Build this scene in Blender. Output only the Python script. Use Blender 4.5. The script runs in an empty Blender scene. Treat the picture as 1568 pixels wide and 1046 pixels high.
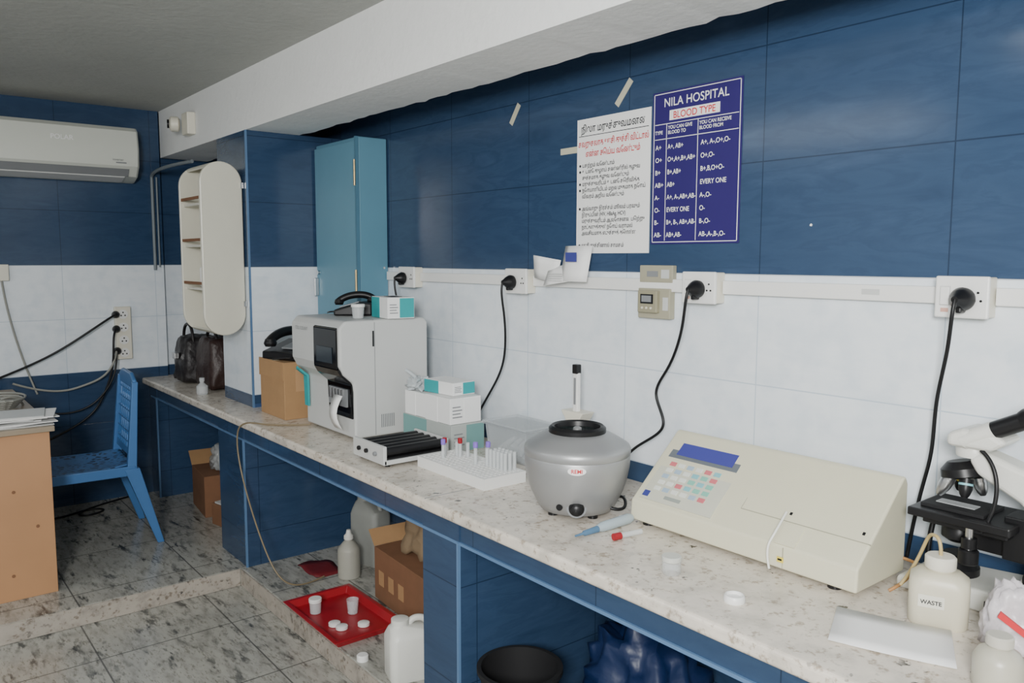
import bpy, bmesh, math, random
from mathutils import Vector, Matrix, noise
random.seed(7)
D=bpy.data; SC=bpy.context.scene; COL=SC.collection
rad=math.radians
YW=2.17; CT=.892; PL=.092; XE=-5.8; CE=2.677
# ------------------------------------------------------------------ materials
def nodes(name):
    m=D.materials.new(name); m.use_nodes=True; nt=m.node_tree
    return m,nt,nt.nodes['Principled BSDF']
def N(nt,t,**k):
    n=nt.nodes.new(t)
    for a,b in k.items(): setattr(n,a,b)
    return n
def c4(c): return (c[0],c[1],c[2],1)
_mc={}
def M(name,col,rough=.5,metal=0,var=.06,vscale=12,bump=0,bscale=80,alpha=1,emis=0,coat=0,spec=.5):
    if name in _mc: return _mc[name]
    m,nt,b=nodes(name); L=nt.links
    tc=N(nt,'ShaderNodeTexCoord'); nz=N(nt,'ShaderNodeTexNoise'); nz.inputs['Scale'].default_value=vscale; nz.inputs['Detail'].default_value=4
    L.new(tc.outputs['Object'],nz.inputs['Vector'])
    mx=N(nt,'ShaderNodeMixRGB'); mx.inputs[1].default_value=c4([x*(1-var) for x in col]); mx.inputs[2].default_value=c4([min(1,x*(1+var)) for x in col])
    L.new(nz.outputs['Fac'],mx.inputs[0]); L.new(mx.outputs[0],b.inputs['Base Color'])
    b.inputs['Roughness'].default_value=rough; b.inputs['Metallic'].default_value=metal
    b.inputs['Specular IOR Level'].default_value=spec
    b.inputs['Coat Weight'].default_value=coat
    if alpha<1: b.inputs['Alpha'].default_value=alpha
    if emis: b.inputs['Emission Color'].default_value=c4(col); b.inputs['Emission Strength'].default_value=emis
    if bump:
        n2=N(nt,'ShaderNodeTexNoise'); n2.inputs['Scale'].default_value=bscale; n2.inputs['Detail'].default_value=3
        L.new(tc.outputs['Object'],n2.inputs['Vector'])
        bp=N(nt,'ShaderNodeBump'); bp.inputs['Strength'].default_value=bump; bp.inputs['Distance'].default_value=.01
        L.new(n2.outputs['Fac'],bp.inputs['Height']); L.new(bp.outputs[0],b.inputs['Normal'])
    _mc[name]=m; return m
def math_(nt,op,a,b=None,c=None):
    n=N(nt,'ShaderNodeMath',operation=op)
    for i,v in enumerate((a,b,c)):
        if v is None: continue
        if isinstance(v,(int,float)): n.inputs[i].default_value=v
        else: nt.links.new(v,n.inputs[i])
    return n.outputs[0]
def mixc(nt,f,a,b,mode='MIX'):
    n=N(nt,'ShaderNodeMixRGB',blend_type=mode)
    for i,v in enumerate((f,a,b)):
        if isinstance(v,(int,float)): n.inputs[i].default_value=v
        elif isinstance(v,tuple): n.inputs[i].default_value=c4(v)
        else: nt.links.new(v,n.inputs[i])
    return n.outputs[0]
def ramp(nt,f,stops):
    r=N(nt,'ShaderNodeValToRGB'); cr=r.color_ramp
    while len(cr.elements)<len(stops): cr.elements.new(.5)
    for e,(p,c) in zip(cr.elements,stops): e.position=p; e.color=c4(c)
    nt.links.new(f,r.inputs[0]); return r.outputs[0]
def tile_mat(name,axis,u0):
    m,nt,b=nodes(name); L=nt.links
    g=N(nt,'ShaderNodeNewGeometry'); s=N(nt,'ShaderNodeSeparateXYZ'); L.new(g.outputs['Position'],s.inputs[0])
    u=s.outputs[axis]; z=s.outputs[2]
    fu=math_(nt,'FRACT',math_(nt,'MULTIPLY',math_(nt,'ADD',u,-u0+56*.56),1/.56))
    fz=math_(nt,'FRACT',math_(nt,'MULTIPLY',math_(nt,'ADD',z,-.96+3.455),1/.3455))
    ju=math_(nt,'LESS_THAN',fu,.0065); jz=math_(nt,'LESS_THAN',fz,.011)
    j=math_(nt,'MAXIMUM',ju,jz)
    white=math_(nt,'MULTIPLY',math_(nt,'GREATER_THAN',z,.96),math_(nt,'LESS_THAN',z,1.651))
    mp=N(nt,'ShaderNodeMapping'); mp.inputs['Scale'].default_value=(1.3,1.3,6); mp.inputs['Rotation'].default_value=(.2,.35,0)
    L.new(g.outputs['Position'],mp.inputs[0])
    nz=N(nt,'ShaderNodeTexNoise'); nz.inputs['Scale'].default_value=2.0; nz.inputs['Detail'].default_value=7; nz.inputs['Roughness'].default_value=.6; nz.inputs['Distortion'].default_value=.5
    L.new(mp.outputs[0],nz.inputs['Vector'])
    blue=ramp(nt,nz.outputs['Fac'],[(.28,(.023,.049,.102)),(.5,(.033,.066,.130)),(.55,(.028,.057,.115)),(.75,(.042,.080,.154))])
    n5=N(nt,'ShaderNodeTexNoise'); n5.inputs['Scale'].default_value=14; n5.inputs['Detail'].default_value=6; L.new(g.outputs['Position'],n5.inputs['Vector'])
    wh=ramp(nt,nz.outputs['Fac'],[(.3,(.69,.755,.815)),(.5,(.78,.83,.875)),(.7,(.73,.785,.84))])
    wh=mixc(nt,.35,wh,ramp(nt,n5.outputs['Fac'],[(.35,(.62,.70,.77)),(.55,(.82,.865,.90))]))
    col=mixc(nt,white,blue,wh)
    jc=mixc(nt,white,(.010,.022,.050),(.45,.54,.63))
    col=mixc(nt,math_(nt,'MULTIPLY',j,.8),col,jc)
    e=math_(nt,'LESS_THAN',math_(nt,'ABSOLUTE',math_(nt,'ADD',z,-1.651)),.003)
    col=mixc(nt,math_(nt,'MULTIPLY',e,.6),col,(.75,.8,.85))
    L.new(col,b.inputs['Base Color'])
    rr=math_(nt,'ADD',math_(nt,'MULTIPLY',white,.14),.16)
    L.new(rr,b.inputs['Roughness']); b.inputs['Specular IOR Level'].default_value=.45
    n2=N(nt,'ShaderNodeTexNoise'); n2.inputs['Scale'].default_value=28; n2.inputs['Detail'].default_value=5
    L.new(g.outputs['Position'],n2.inputs['Vector'])
    n3=N(nt,'ShaderNodeTexNoise'); n3.inputs['Scale'].default_value=3; L.new(g.outputs['Position'],n3.inputs['Vector'])
    h=math_(nt,'ADD',math_(nt,'MULTIPLY',math_(nt,'MULTIPLY',n2.outputs['Fac'],math_(nt,'ADD',math_(nt,'MULTIPLY',white,.8),.10)),.25),math_(nt,'MULTIPLY',j,-.5))
    h=math_(nt,'ADD',h,math_(nt,'MULTIPLY',n3.outputs['Fac'],1.2))
    bp=N(nt,'ShaderNodeBump'); bp.inputs['Strength'].default_value=.25; bp.inputs['Distance'].default_value=.004
    L.new(h,bp.inputs['Height']); L.new(bp.outputs[0],b.inputs['Normal'])
    return m
TX=tile_mat('tile_x',0,-1.48); TY=tile_mat('tile_y',1,.42)
def granite(name,base,scale=1.0,tile=0,stretch=(1,1,1),rot=.5,joint=(.06,.06,.055),dk=(.05,.045,.04),t1=.60,t2=.64,bt=(.40,.60),cloud=.6,rough=.18,spk=(.30,.24,.18),dens=34,dsc=24):
    m,nt,b=nodes(name); L=nt.links
    g=N(nt,'ShaderNodeNewGeometry')
    mp=N(nt,'ShaderNodeMapping'); mp.inputs['Scale'].default_value=stretch; mp.inputs['Rotation'].default_value=(0,0,rot); L.new(g.outputs['Position'],mp.inputs[0])
    def nz(s,d=6,r=.6,dist=0,off=0):
        n=N(nt,'ShaderNodeTexNoise',noise_dimensions='4D'); n.inputs['W'].default_value=off; n.inputs['Scale'].default_value=s*scale; n.inputs['Detail'].default_value=d; n.inputs['Roughness'].default_value=r; n.inputs['Distortion'].default_value=dist
        L.new(mp.outputs[0],n.inputs['Vector']); return n.outputs['Fac']
    c1=ramp(nt,nz(9),[(.32,tuple(x*cloud for x in base)),(.5,base),(.7,tuple(min(1,x*1.12) for x in base))])
    sp=ramp(nt,nz(dens,5,.65,0,3),[(.36,spk),(.46,(1,1,1)),(1,(1,1,1))])
    col=mixc(nt,.7,c1,sp,'MULTIPLY')
    d1=ramp(nt,nz(dsc,4,.55,.2,7),[(t1,(0,0,0)),(t2,(1,1,1))])
    big=ramp(nt,nz(5,4,.6,.3,11),[(bt[0],(0,0,0)),(bt[1],(1,1,1))])
    f=mixc(nt,1.0,d1,big,'MULTIPLY')
    col=mixc(nt,f,col,dk)
    if tile:
        s=N(nt,'ShaderNodeSeparateXYZ'); L.new(g.outputs['Position'],s.inputs[0])
        a=math_(nt,'LESS_THAN',math_(nt,'FRACT',math_(nt,'MULTIPLY',math_(nt,'ADD',s.outputs[0],40.05),1/tile)),.012)
        c=math_(nt,'LESS_THAN',math_(nt,'FRACT',math_(nt,'MULTIPLY',math_(nt,'ADD',s.outputs[1],40.2),1/tile)),.012)
        col=mixc(nt,math_(nt,'MULTIPLY',math_(nt,'MAXIMUM',a,c),.8),col,joint)
    L.new(col,b.inputs['Base Color']); b.inputs['Roughness'].default_value=rough
    return m
GR=granite('granite_counter',(.69,.63,.545),1.25,t1=.635,t2=.665,bt=(.44,.56),rough=.25,cloud=.74,spk=(.40,.33,.26),dk=(.04,.035,.03))
FL=granite('granite_floor',(.38,.375,.335),.8,tile=.56,stretch=(1,3.2,1),rot=.9,t1=.50,t2=.60,bt=(.43,.62),dk=(.06,.063,.06),cloud=.66,rough=.22,spk=(.4,.38,.34),dsc=14)
CURB=granite('granite_curb',(.40,.36,.31),1.2,rough=.4)
PLAS=M('white_plaster',(.86,.87,.86),.8,var=.04,vscale=3,bump=.25,bscale=30)
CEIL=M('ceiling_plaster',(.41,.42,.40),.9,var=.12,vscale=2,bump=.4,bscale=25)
WHT=M('white_plastic',(.80,.80,.78),.35,var=.02)
IVO=M('ivory_plastic',(.74,.71,.60),.4,var=.03)
CREAM=M('cream_metal',(.66,.635,.475),.42,var=.03,bump=.06,bscale=300)
LG=M('light_grey_plastic',(.56,.57,.56),.4,var=.02)
MG=M('mid_grey',(.22,.23,.24),.45)
BLK=M('black_plastic',(.008,.008,.009),.38,spec=.35)
BLKM=M('black_matte',(.012,.012,.013),.7,spec=.3)
GLOSS=M('black_gloss',(.004,.004,.005),.1,spec=.5)
SILV=M('silver_paint',(.36,.365,.37),.40,metal=.5,var=.05)
STEEL=M('steel',(.6,.6,.6),.3,metal=1)
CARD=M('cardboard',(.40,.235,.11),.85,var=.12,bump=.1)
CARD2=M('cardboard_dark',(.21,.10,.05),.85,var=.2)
WOOD=M('wood_laminate',(.47,.25,.12),.5,var=.15,vscale=3)
LOCK=M('locker_blue',(.115,.275,.375),.42,var=.06,vscale=5)
LOCKE=M('locker_blue_edge',(.07,.18,.26),.5)
CHB=M('chair_blue',(.055,.17,.40),.35,var=.05)
RED=M('red_plastic',(.33,.010,.018),.35,var=.1)
REDI=M('red_ink',(.6,.02,.03),.6)
NAVY=M('poster_navy',(.028,.018,.13),.4,var=.06,spec=.3)
PAP=M('paper',(.86,.86,.85),.7,var=.02)
INK=M('ink',(.015,.015,.02),.7)
INKB=M('ink_blue',(.04,.05,.25),.7)
TEAL=M('teal_card',(.02,.34,.36),.6,var=.05)
TGRY=M('teal_grey_card',(.17,.34,.33),.6)
TAPE=M('tape',(.55,.53,.40),.6)
HDPE=M('hdpe',(.68,.68,.63),.45,var=.05)
HDPED=M('hdpe_dusty',(.26,.27,.25),.6,var=.15)
CLR=M('clear_plastic',(.80,.84,.86),.12,alpha=.30)
CLR2=M('clear_plastic_dense',(.74,.77,.78),.2,alpha=.5)
LCD=M('lcd_blue',(.05,.055,.26),.25,emis=.2)
BROWN=M('brown_leather',(.030,.014,.011),.45,var=.2,bump=.3,bscale=60)
BLEA=M('dark_leather',(.012,.009,.010),.45,var=.2,bump=.3,bscale=60)
CABL=M('cable_grey',(.28,.28,.25),.5)
BAGB=M('blue_bag',(.004,.016,.065),.45,bump=.5,bscale=14)
YEL=M('yellow',(.75,.6,.08),.5)
BLUEB=M('blue_edge_trim',(.10,.19,.34),.4)
DBLUE=M('blue_paint_dark',(.03,.07,.18),.5)
KG=M('key_green',(.22,.52,.42),.5); KR=M('key_red',(.62,.16,.18),.5); KC=M('key_cyan',(.22,.50,.55),.5); KW=M('key_white',(.72,.74,.68),.5); KB=M('key_blue',(.36,.47,.58),.5)
PUR=M('cap_purple',(.25,.15,.6),.4)
m,nt,b=nodes('chair_seat_blue'); tc=N(nt,'ShaderNodeTexCoord'); mp=N(nt,'ShaderNodeMapping'); mp.inputs['Scale'].default_value=(1,1,.01)
nt.links.new(tc.outputs['Object'],mp.inputs[0]); vo=N(nt,'ShaderNodeTexVoronoi',feature='DISTANCE_TO_EDGE'); vo.inputs['Scale'].default_value=26; nt.links.new(mp.outputs[0],vo.inputs['Vector'])
nt.links.new(ramp(nt,vo.outputs['Distance'],[(.16,(.055,.17,.40)),(.22,(.008,.03,.08))]),b.inputs['Base Color']); b.inputs['Roughness'].default_value=.4
CHS=m
# ------------------------------------------------------------------ geometry helpers
def root(name,loc=(0,0,0),rz=0):
    e=D.objects.new(name,None); e.empty_display_size=.05; e.location=loc; e.rotation_euler=(0,0,rz); COL.objects.link(e); return e
def fin(bm,name,P,mat,bev=0,smooth=False,seg=2,sub=0,ang=38):
    bmesh.ops.recalc_face_normals(bm,faces=bm.faces)
    me=D.meshes.new(name); bm.to_mesh(me); bm.free()
    if smooth:
        me.shade_smooth(); me.set_sharp_from_angle(angle=rad(ang))
    if mat: me.materials.append(mat)
    o=D.objects.new(name,me); COL.objects.link(o)
    if P: o.parent=P
    if bev:
        b=o.modifiers.new('b','BEVEL'); b.width=bev; b.segments=seg; b.limit_method='ANGLE'; b.angle_limit=rad(30)
    if sub:
        s=o.modifiers.new('s','SUBSURF'); s.levels=sub; s.render_levels=sub; me.shade_smooth()
    return o
def box(P,name,x0,x1,y0,y1,z0,z1,mat,bev=0,sub=0,seg=2):
    bm=bmesh.new(); bmesh.ops.create_cube(bm,size=1)
    for v in bm.verts: v.co=Vector((x0+(v.co.x+.5)*(x1-x0),y0+(v.co.y+.5)*(y1-y0),z0+(v.co.z+.5)*(z1-z0)))
    return fin(bm,name,P,mat,bev,sub=sub,seg=seg)
def prism(P,name,pts,ax,a0,a1,mat,bev=0,smooth=False,seg=2):
    bm=bmesh.new()
    def mk(p,a):
        if ax=='X': return (a,p[0],p[1])
        if ax=='Y': return (p[0],a,p[1])
        return (p[0],p[1],a)
    A=[bm.verts.new(mk(p,a0)) for p in pts]; B=[bm.verts.new(mk(p,a1)) for p in pts]
    bm.faces.new(A); bm.faces.new(B[::-1]); n=len(pts)
    for i in range(n): bm.faces.new((A[i],A[(i+1)%n],B[(i+1)%n],B[i]))
    return fin(bm,name,P,mat,bev,smooth,seg)
def lathe(P,name,prof,c,mat,seg=48,axis='Z',sx=1,sy=1,ang=38):
    bm=bmesh.new(); rings=[]
    for r,z in prof:
        rings.append([bm.verts.new((r*math.cos(2*math.pi*i/seg)*sx,r*math.sin(2*math.pi*i/seg)*sy,z)) for i in range(seg)])
    for a,b in zip(rings,rings[1:]):
        for i in range(seg): bm.faces.new((a[i],a[(i+1)%seg],b[(i+1)%seg],b[i]))
    if prof[0][0]>1e-4: bm.faces.new(rings[0][::-1])
    if prof[-1][0]>1e-4: bm.faces.new(rings[-1])
    bmesh.ops.remove_doubles(bm,verts=bm.verts,dist=1e-5)
    R=Matrix.Identity(3)
    if axis=='Y': R=Matrix.Rotation(rad(90),3,'X')
    elif axis=='X': R=Matrix.Rotation(rad(90),3,'Y')
    elif not isinstance(axis,str): R=Vector((0,0,1)).rotation_difference(Vector(axis)).to_matrix()
    for v in bm.verts: v.co=R@v.co+Vector(c)
    return fin(bm,name,P,mat,smooth=True,ang=ang)
def cyl(P,name,c,r,h,mat,axis='Z',r2=None,seg=32,ch=0):
    r2=r if r2 is None else r2
    pr=[(r-ch,0),(r,ch),(r2,h-ch),(r2-ch,h)] if ch else [(r,0),(r2,h)]
    return lathe(P,name,pr,c,mat,seg,axis)
def rod(P,name,a,b,r,mat,r2=None,seg=20):
    a=Vector(a);b=Vector(b); return cyl(P,name,a,r,(b-a).length,mat,(b-a).normalized(),r2,seg)
def tube(P,name,pts,r,mat,smooth=True):
    cu=D.curves.new(name,'CURVE'); cu.dimensions='3D'; cu.bevel_depth=r; cu.bevel_resolution=3; cu.use_fill_caps=True
    s=cu.splines.new('NURBS' if smooth else 'POLY'); s.points.add(len(pts)-1)
    for q,p in zip(s.points,pts): q.co=(p[0],p[1],p[2],1)
    if smooth: s.order_u=min(4,len(pts)); s.use_endpoint_u=True; s.resolution_u=10
    cu.materials.append(mat); o=D.objects.new(name,cu); COL.objects.link(o)
    if P: o.parent=P
    return o
def taper(P,name,a,b,wa,wb,mat,bev=.004):
    bm=bmesh.new(); V=[]
    for p,w in ((a,wa),(b,wb)):
        V.append([bm.verts.new((p[0]+sx*w[0]/2,p[1]+sy*w[1]/2,p[2])) for sx,sy in ((-1,-1),(1,-1),(1,1),(-1,1))])
    bm.faces.new(V[0]); bm.faces.new(V[1][::-1])
    for i in range(4): bm.faces.new((V[0][i],V[0][(i+1)%4],V[1][(i+1)%4],V[1][i]))
    return fin(bm,name,P,mat,bev)
def txt(P,name,s,x,y,z,size,mat,align='LEFT',rot=(90,0,0),bold=0,sx=1,sp=1):
    cu=D.curves.new(name,'FONT'); cu.body=s; cu.size=size; cu.align_x=align; cu.offset=bold; cu.space_character=sp; cu.materials.append(mat)
    o=D.objects.new(name,cu); o.location=(x,y,z); o.rotation_euler=[rad(a) for a in rot]; o.scale=(sx,1,1); COL.objects.link(o)
    if P: o.parent=P
    return o
def grid(P,name,pts,mat,th=0,sub=0):
    bm=bmesh.new(); V=[[bm.verts.new(p) for p in r] for r in pts]
    for i in range(len(V)-1):
        for j in range(len(V[0])-1): bm.faces.new((V[i][j],V[i+1][j],V[i+1][j+1],V[i][j+1]))
    o=fin(bm,name,P,mat,smooth=True,ang=60)
    if th: s=o.modifiers.new('t','SOLIDIFY'); s.thickness=th; s.offset=0
    if sub: s=o.modifiers.new('s','SUBSURF'); s.levels=sub; s.render_levels=sub
    return o
def soft(P,name,c,s,mat,n=4,amp=.12,seed=1,top=.7):
    bm=bmesh.new(); bmesh.ops.create_icosphere(bm,subdivisions=n,radius=1)
    for v in bm.verts:
        d=v.co.copy(); k=1/max(abs(d.x),abs(d.y),abs(d.z)); d=d*(1+(k-1)*.7)
        t=(d.z+1)/2; w=1-(1-top)*t
        nn=noise.noise(d*2.2+Vector((seed*3.1,0,0)))*amp+noise.noise(d*5+Vector((0,seed*2.7,0)))*amp*.5
        d=d*(1+nn); v.co=Vector((c[0]+d.x*w*s[0]/2,c[1]+d.y*w*s[1]/2,max(c[2],c[2]+s[2]/2+d.z*s[2]/2)))
    return fin(bm,name,P,mat,smooth=True,ang=80)
# ------------------------------------------------------------------ room shell
XR=2.2; YB=-2.6
box(None,'wall_main',XE-.3,XR,YW,YW+.12,0,CE+.1,TX)
box(None,'wall_end',XE-.15,XE,YB,1.60,0,CE+.1,TY)
box(None,'wall_end_recess',XE-.25,XE-.06,1.60,YW,0,CE+.1,TY)
box(None,'wall_right',XR,XR+.12,YB,YW+.12,0,CE+.1,PLAS)
box(None,'wall_back',XE-.15,XR,YB-.12,YB,0,CE+.1,PLAS)
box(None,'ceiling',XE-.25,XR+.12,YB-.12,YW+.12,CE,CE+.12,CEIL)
box(None,'floor',-4.05,XR,YB,1.44,-.1,0,FL)
box(None,'floor_raised',XE-.2,-4.05,YB,YW,-.1,PL,FL,bev=.006)
box(None,'floor_plinth',-4.05,XR,1.44,YW,-.1,PL,FL,bev=.006)
box(None,'trim_1',-4.06,-4.045,YB,1.43,.002,PL-.002,CURB)
box(None,'trim_2',-4.045,-2.33,1.434,1.441,.002,PL-.003,CURB)
bm=bmesh.new(); n=140; rows=[]
for i in range(n+1):
    x=XE+(XR-XE)*i/n
    r=random.uniform(-.008,.012); zz=2.372+random.uniform(-.002,.002)
    rows.append([bm.verts.new((x,1.607,2.372)),bm.verts.new((x,1.607,CE)),bm.verts.new((x,1.915,CE)),bm.verts.new((x,1.915+r,zz))])
for a,b in zip(rows,rows[1:]):
    for k in range(4): bm.faces.new((a[k],a[(k+1)%4],b[(k+1)%4],b[k]))
bm.faces.new(rows[0]);bm.faces.new(rows[-1][::-1])
fin(bm,'ceiling_beam',None,PLAS)
p=root('pillar',(-4.47,1.89,CT))
box(p,'shaft',-.22,.22,-.283,.28,0,2.372-CT,TX)
box(p,'side_tiles',.219,.2215,-.281,.28,0,2.372-CT-.002,TY)
box(p,'corner_trim',.214,.224,-.286,-.276,0,2.372-CT,BLUEB)
box(p,'base_trim',.221,.2235,-.284,.1,0,.02,DBLUE)
# ------------------------------------------------------------------ counter
p=root('granite_counter',(0,0,0))
box(p,'slab',XE-.05,XR,1.43,YW,CT-.042,CT,GR,bev=.012,seg=4)
box(p,'slab_joint',-2.262,-2.259,1.435,YW,CT-.002,CT+.0006,MG)
box(p,'apron',-5.75,XR,1.475,1.51,CT-.125,CT-.042,TX)
box(p,'apron_rail',-5.75,XR,1.468,1.48,CT-.128,CT-.118,BLUEB)
def ped(name,x0,x1):
    box(p,name,x0,x1,1.47,YW,PL,CT-.042,TX)
    box(p,name+'_side',x1-.001,x1+.002,1.472,YW,PL,CT-.043,TY)
    box(p,name+'_edge',x1-.006,x1+.004,1.464,1.474,PL,CT-.12,BLUEB)
ped('pedestal_end',-5.80,-5.62)
ped('pedestal_1',-4.42,-4.04)
ped('pedestal_2',-2.33,-2.11)
ped('pedestal_3',.3,.52)
# ------------------------------------------------------------------ trunking + switch boards
boards=[(-3.56,-3.417,-3.50),(-2.685,-2.549,-2.63),(-1.735,-1.605,-1.665),(-.922,-.80,-.852)]
p=root('cable_trunking',(0,YW,1.6))
edges=[-3.74]+[e for b_ in boards for e in (b_[0]-.004,b_[1]+.004)]+[XR]
for k in range(0,len(edges),2): box(p,'cover_%d'%k,edges[k],edges[k+1],-.02,0,-.012,.032,WHT,bev=.003)
box(p,'label',-1.135,-1.085,-.0215,-.019,.005,.020,LG)
def plug(P,x,y,z,s=1.18):
    lathe(P,'plug',[(.018*s,0),(.024*s,.006),(.025*s,.018),(.019*s,.034),(.010*s,.05),(.007*s,.058)],(x,y,z),BLK,24,axis=(0,-1,0))
    box(P,'plug_grip',x-.007,x+.007,y-.035,y-.004,z-.034,z-.0,BLK,bev=.004)
for i,(xl,xr,px) in enumerate(boards):
    q=root('switch_board',(xl,YW,1.558)); w=xr-xl
    box(q,'back_box',0,w,-.045,0,0,.1,IVO,bev=.004)
    box(q,'face_plate',-.002,w+.002,-.055,-.043,-.002,.102,WHT,bev=.004)
    box(q,'switch_rocker',.012,.034,-.060,-.053,.03,.075,WHT,bev=.002)
    box(q,'switch_gap',.010,.036,-.0555,-.0545,.028,.077,LG)
    box(q,'indicator',.014,.032,-.0565,-.054,.012,.022,M('neon',(.6,.35,.28),.3))
    cx=px-xl
    for dx,dz in ((-.012,-.008),(.012,-.008),(0,.012)): cyl(q,'pin_hole',(w-.022+dx*.6,-.055,.05+dz),.003,.002,BLK,axis=(0,-1,0),seg=12)
    plug(q,cx,-.056,.046)
    d=.046
    if i==0: pts=[(cx,-.11,d),(cx,-.12,d-.03),(cx+.01,-.1,d-.12),(cx+.015,-.08,d-.25),(cx+.02,-.07,d-.45)]
    elif i==1: pts=[(cx,-.11,d),(cx,-.125,d-.03),(cx-.0,-.1,d-.12),(cx-.04,-.06,d-.3),(cx-.10,-.05,d-.42),(cx-.22,-.06,d-.56),(cx-.26,-.08,d-.65)]
    elif i==2: pts=[(cx,-.11,d),(cx,-.125,d-.03),(cx-.02,-.1,d-.12),(cx-.12,-.05,d-.28),(cx-.22,-.04,d-.37),(cx-.10,-.05,d-.48),(cx-.24,-.06,d-.55),(cx-.30,-.10,d-.62),(cx-.28,-.12,d-.71)]
    else: pts=[(cx,-.11,d),(cx,-.125,d-.03),(cx-.01,-.1,d-.12),(cx-.06,-.05,d-.26),(cx-.06,-.04,d-.4),(cx-.09,-.03,d-.5),(cx-.11,-.025,d-.62),(cx-.12,-.025,d-.70)]
    tube(q,'power_cord',pts,.005,BLK)
q=root('wall_voltage_meter',(-1.955,YW,1.494))
BG=M('beige_grey',(.36,.34,.25),.5)
box(q,'upper_plate',.0,.15,-.022,0,.125,.185,BG,bev=.003)
box(q,'upper_window',.035,.085,-.0235,-.02,.145,.165,MG)
box(q,'upper_led',.1,.135,-.0235,-.02,.14,.17,LG)
box(q,'lower_plate',.0,.145,-.028,0,.0,.105,BG,bev=.003)
box(q,'meter_case',.012,.10,-.045,-.026,.02,.098,M('brass_grey',(.30,.28,.19),.4),bev=.004)
box(q,'meter_window',.028,.085,-.0475,-.044,.052,.085,GLOSS)
box(q,'meter_screen',.034,.078,-.0485,-.046,.058,.08,MG)
box(q,'meter_label',.115,.138,-.030,-.027,.03,.075,LG)
for k in range(3): cyl(q,'button',(.036+k*.02,-.045,.037),.004,.003,IVO,axis=(0,-1,0),seg=12)
# ------------------------------------------------------------------ posters
q=root('blood_type_chart_poster',(-1.923,YW-.001,1.752)); W=.367; H=.516
box(q,'sheet',0,W,-.003,0,0,H,NAVY)
WT=PAP
for nm,a in (('border_l',(.006,.0085,.006,H-.006)),('border_r',(W-.0085,W-.006,.006,H-.006)),('border_b',(.006,W-.006,.006,.0085)),('border_t',(.006,W-.006,H-.0085,H-.006))):
    box(q,nm,a[0],a[1],-.0038,-.003,a[2],a[3],WT)
txt(q,'title','NILA HOSPITAL',W/2,-.0045,.464,.040,WT,'CENTER',bold=.0003,sx=.93,sp=1.03)
box(q,'badge',.075,W-.085,-.0042,-.003,.417,.450,WT)
txt(q,'badge_text','BLOOD TYPE',W/2-.005,-.005,.422,.032,REDI,'CENTER',bold=.0004,sx=.92)
for z in (.406,.356): box(q,'rule',.012,W-.012,-.0038,-.003,z,z+.0022,WT)
for x in (.062,.195): box(q,'column_rule',x,x+.002,-.0038,-.003,.012,.406,WT)
txt(q,'h1','TYPE',.013,-.0045,.374,.017,WT,bold=.0002,sx=.9)
txt(q,'h2','YOU CAN GIVE\nBLOOD TO',.070,-.0045,.388,.0165,WT,bold=.0002,sx=.9)
txt(q,'h3','YOU CAN RECEIVE\nBLOOD FROM',.202,-.0045,.388,.0165,WT,bold=.0002,sx=.9)
rows_=[('A+','A+, AB+','A+, A-,O+,O-'),('O+','O+,A+,B+,AB+','O+,O-'),('B+','B+,AB+','B+,B,O+O-'),('AB+','AB+','EVERY ONE'),('A-','A+, A-,AB+,AB-','A-,O-'),('O-','EVERY ONE','O-'),('B-','B+, B-, AB+,AB-','B-,O-'),('AB-','AB+,AB-','AB-,A-,B-,O-')]
for i,r in enumerate(rows_):
    z=.322-i*.0425
    txt(q,'t%d'%i,r[0],.016,-.0045,z,.0225,WT,bold=.0003,sx=.95)
    txt(q,'g%d'%i,r[1],.070,-.0045,z,.0225,WT,bold=.0003,sx=.84)
    txt(q,'r%d'%i,r[2],.210,-.0045,z,.0225,WT,bold=.0003,sx=.9)
q=root('tamil_notice_poster',(-2.304,YW-.001,1.722)); W=.372; H=.505
box(q,'sheet',0,W,-.002,0,0,H,PAP)
txt(q,'t0','நிலா மருத்துவமனை',W/2,-.003,.455,.036,INK,'CENTER',bold=.0006,sx=.80)
box(q,'rule',.01,W-.01,-.0028,-.002,.440,.4425,INK)
txt(q,'t1','தவறுதலாக ஊசி குத்தி விட்டால்',W/2,-.003,.402,.030,REDI,'CENTER',bold=.0006,sx=.68)
txt(q,'t2','என்ன செய்ய வேண்டும்',W/2,-.003,.364,.030,REDI,'CENTER',bold=.0006,sx=.72)
lines=['பதற்றம் வேண்டாம்','உடனே குழாய் தண்ணீரில் கழுவ','சுத்தமாக கழுவ வேண்டும்','மருத்துவரிடம் உடனே தெரிவிக்க','நோயாளியிடம் மறைமுகமாக நோய்','விவரம் அறிய வேண்டும்','','அவ்வாறு இரத்தம் மூலம் பரவும்','இருப்பின் (HIV, HBsAg, HCV)','மருத்துவரிடம் ஆலோசனை பெற்று','நாட்களுக்குள் நோய் வராமல்','அவசியமாக எடுத்துக் கொள்ள','','ஊசி குத்தினால் தாமதம்']
for i,l in enumerate(lines):
    z=.325-i*.0232
    if l: txt(q,'line%d'%i,l,.03,-.003,z,.020,INK,bold=.0004,sx=.84)
    if i in (0,1,3,4,7,13): cyl(q,'bullet',(.018,-.002,z+.006),.005,.001,INK,axis=(0,-1,0),seg=14)
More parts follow.
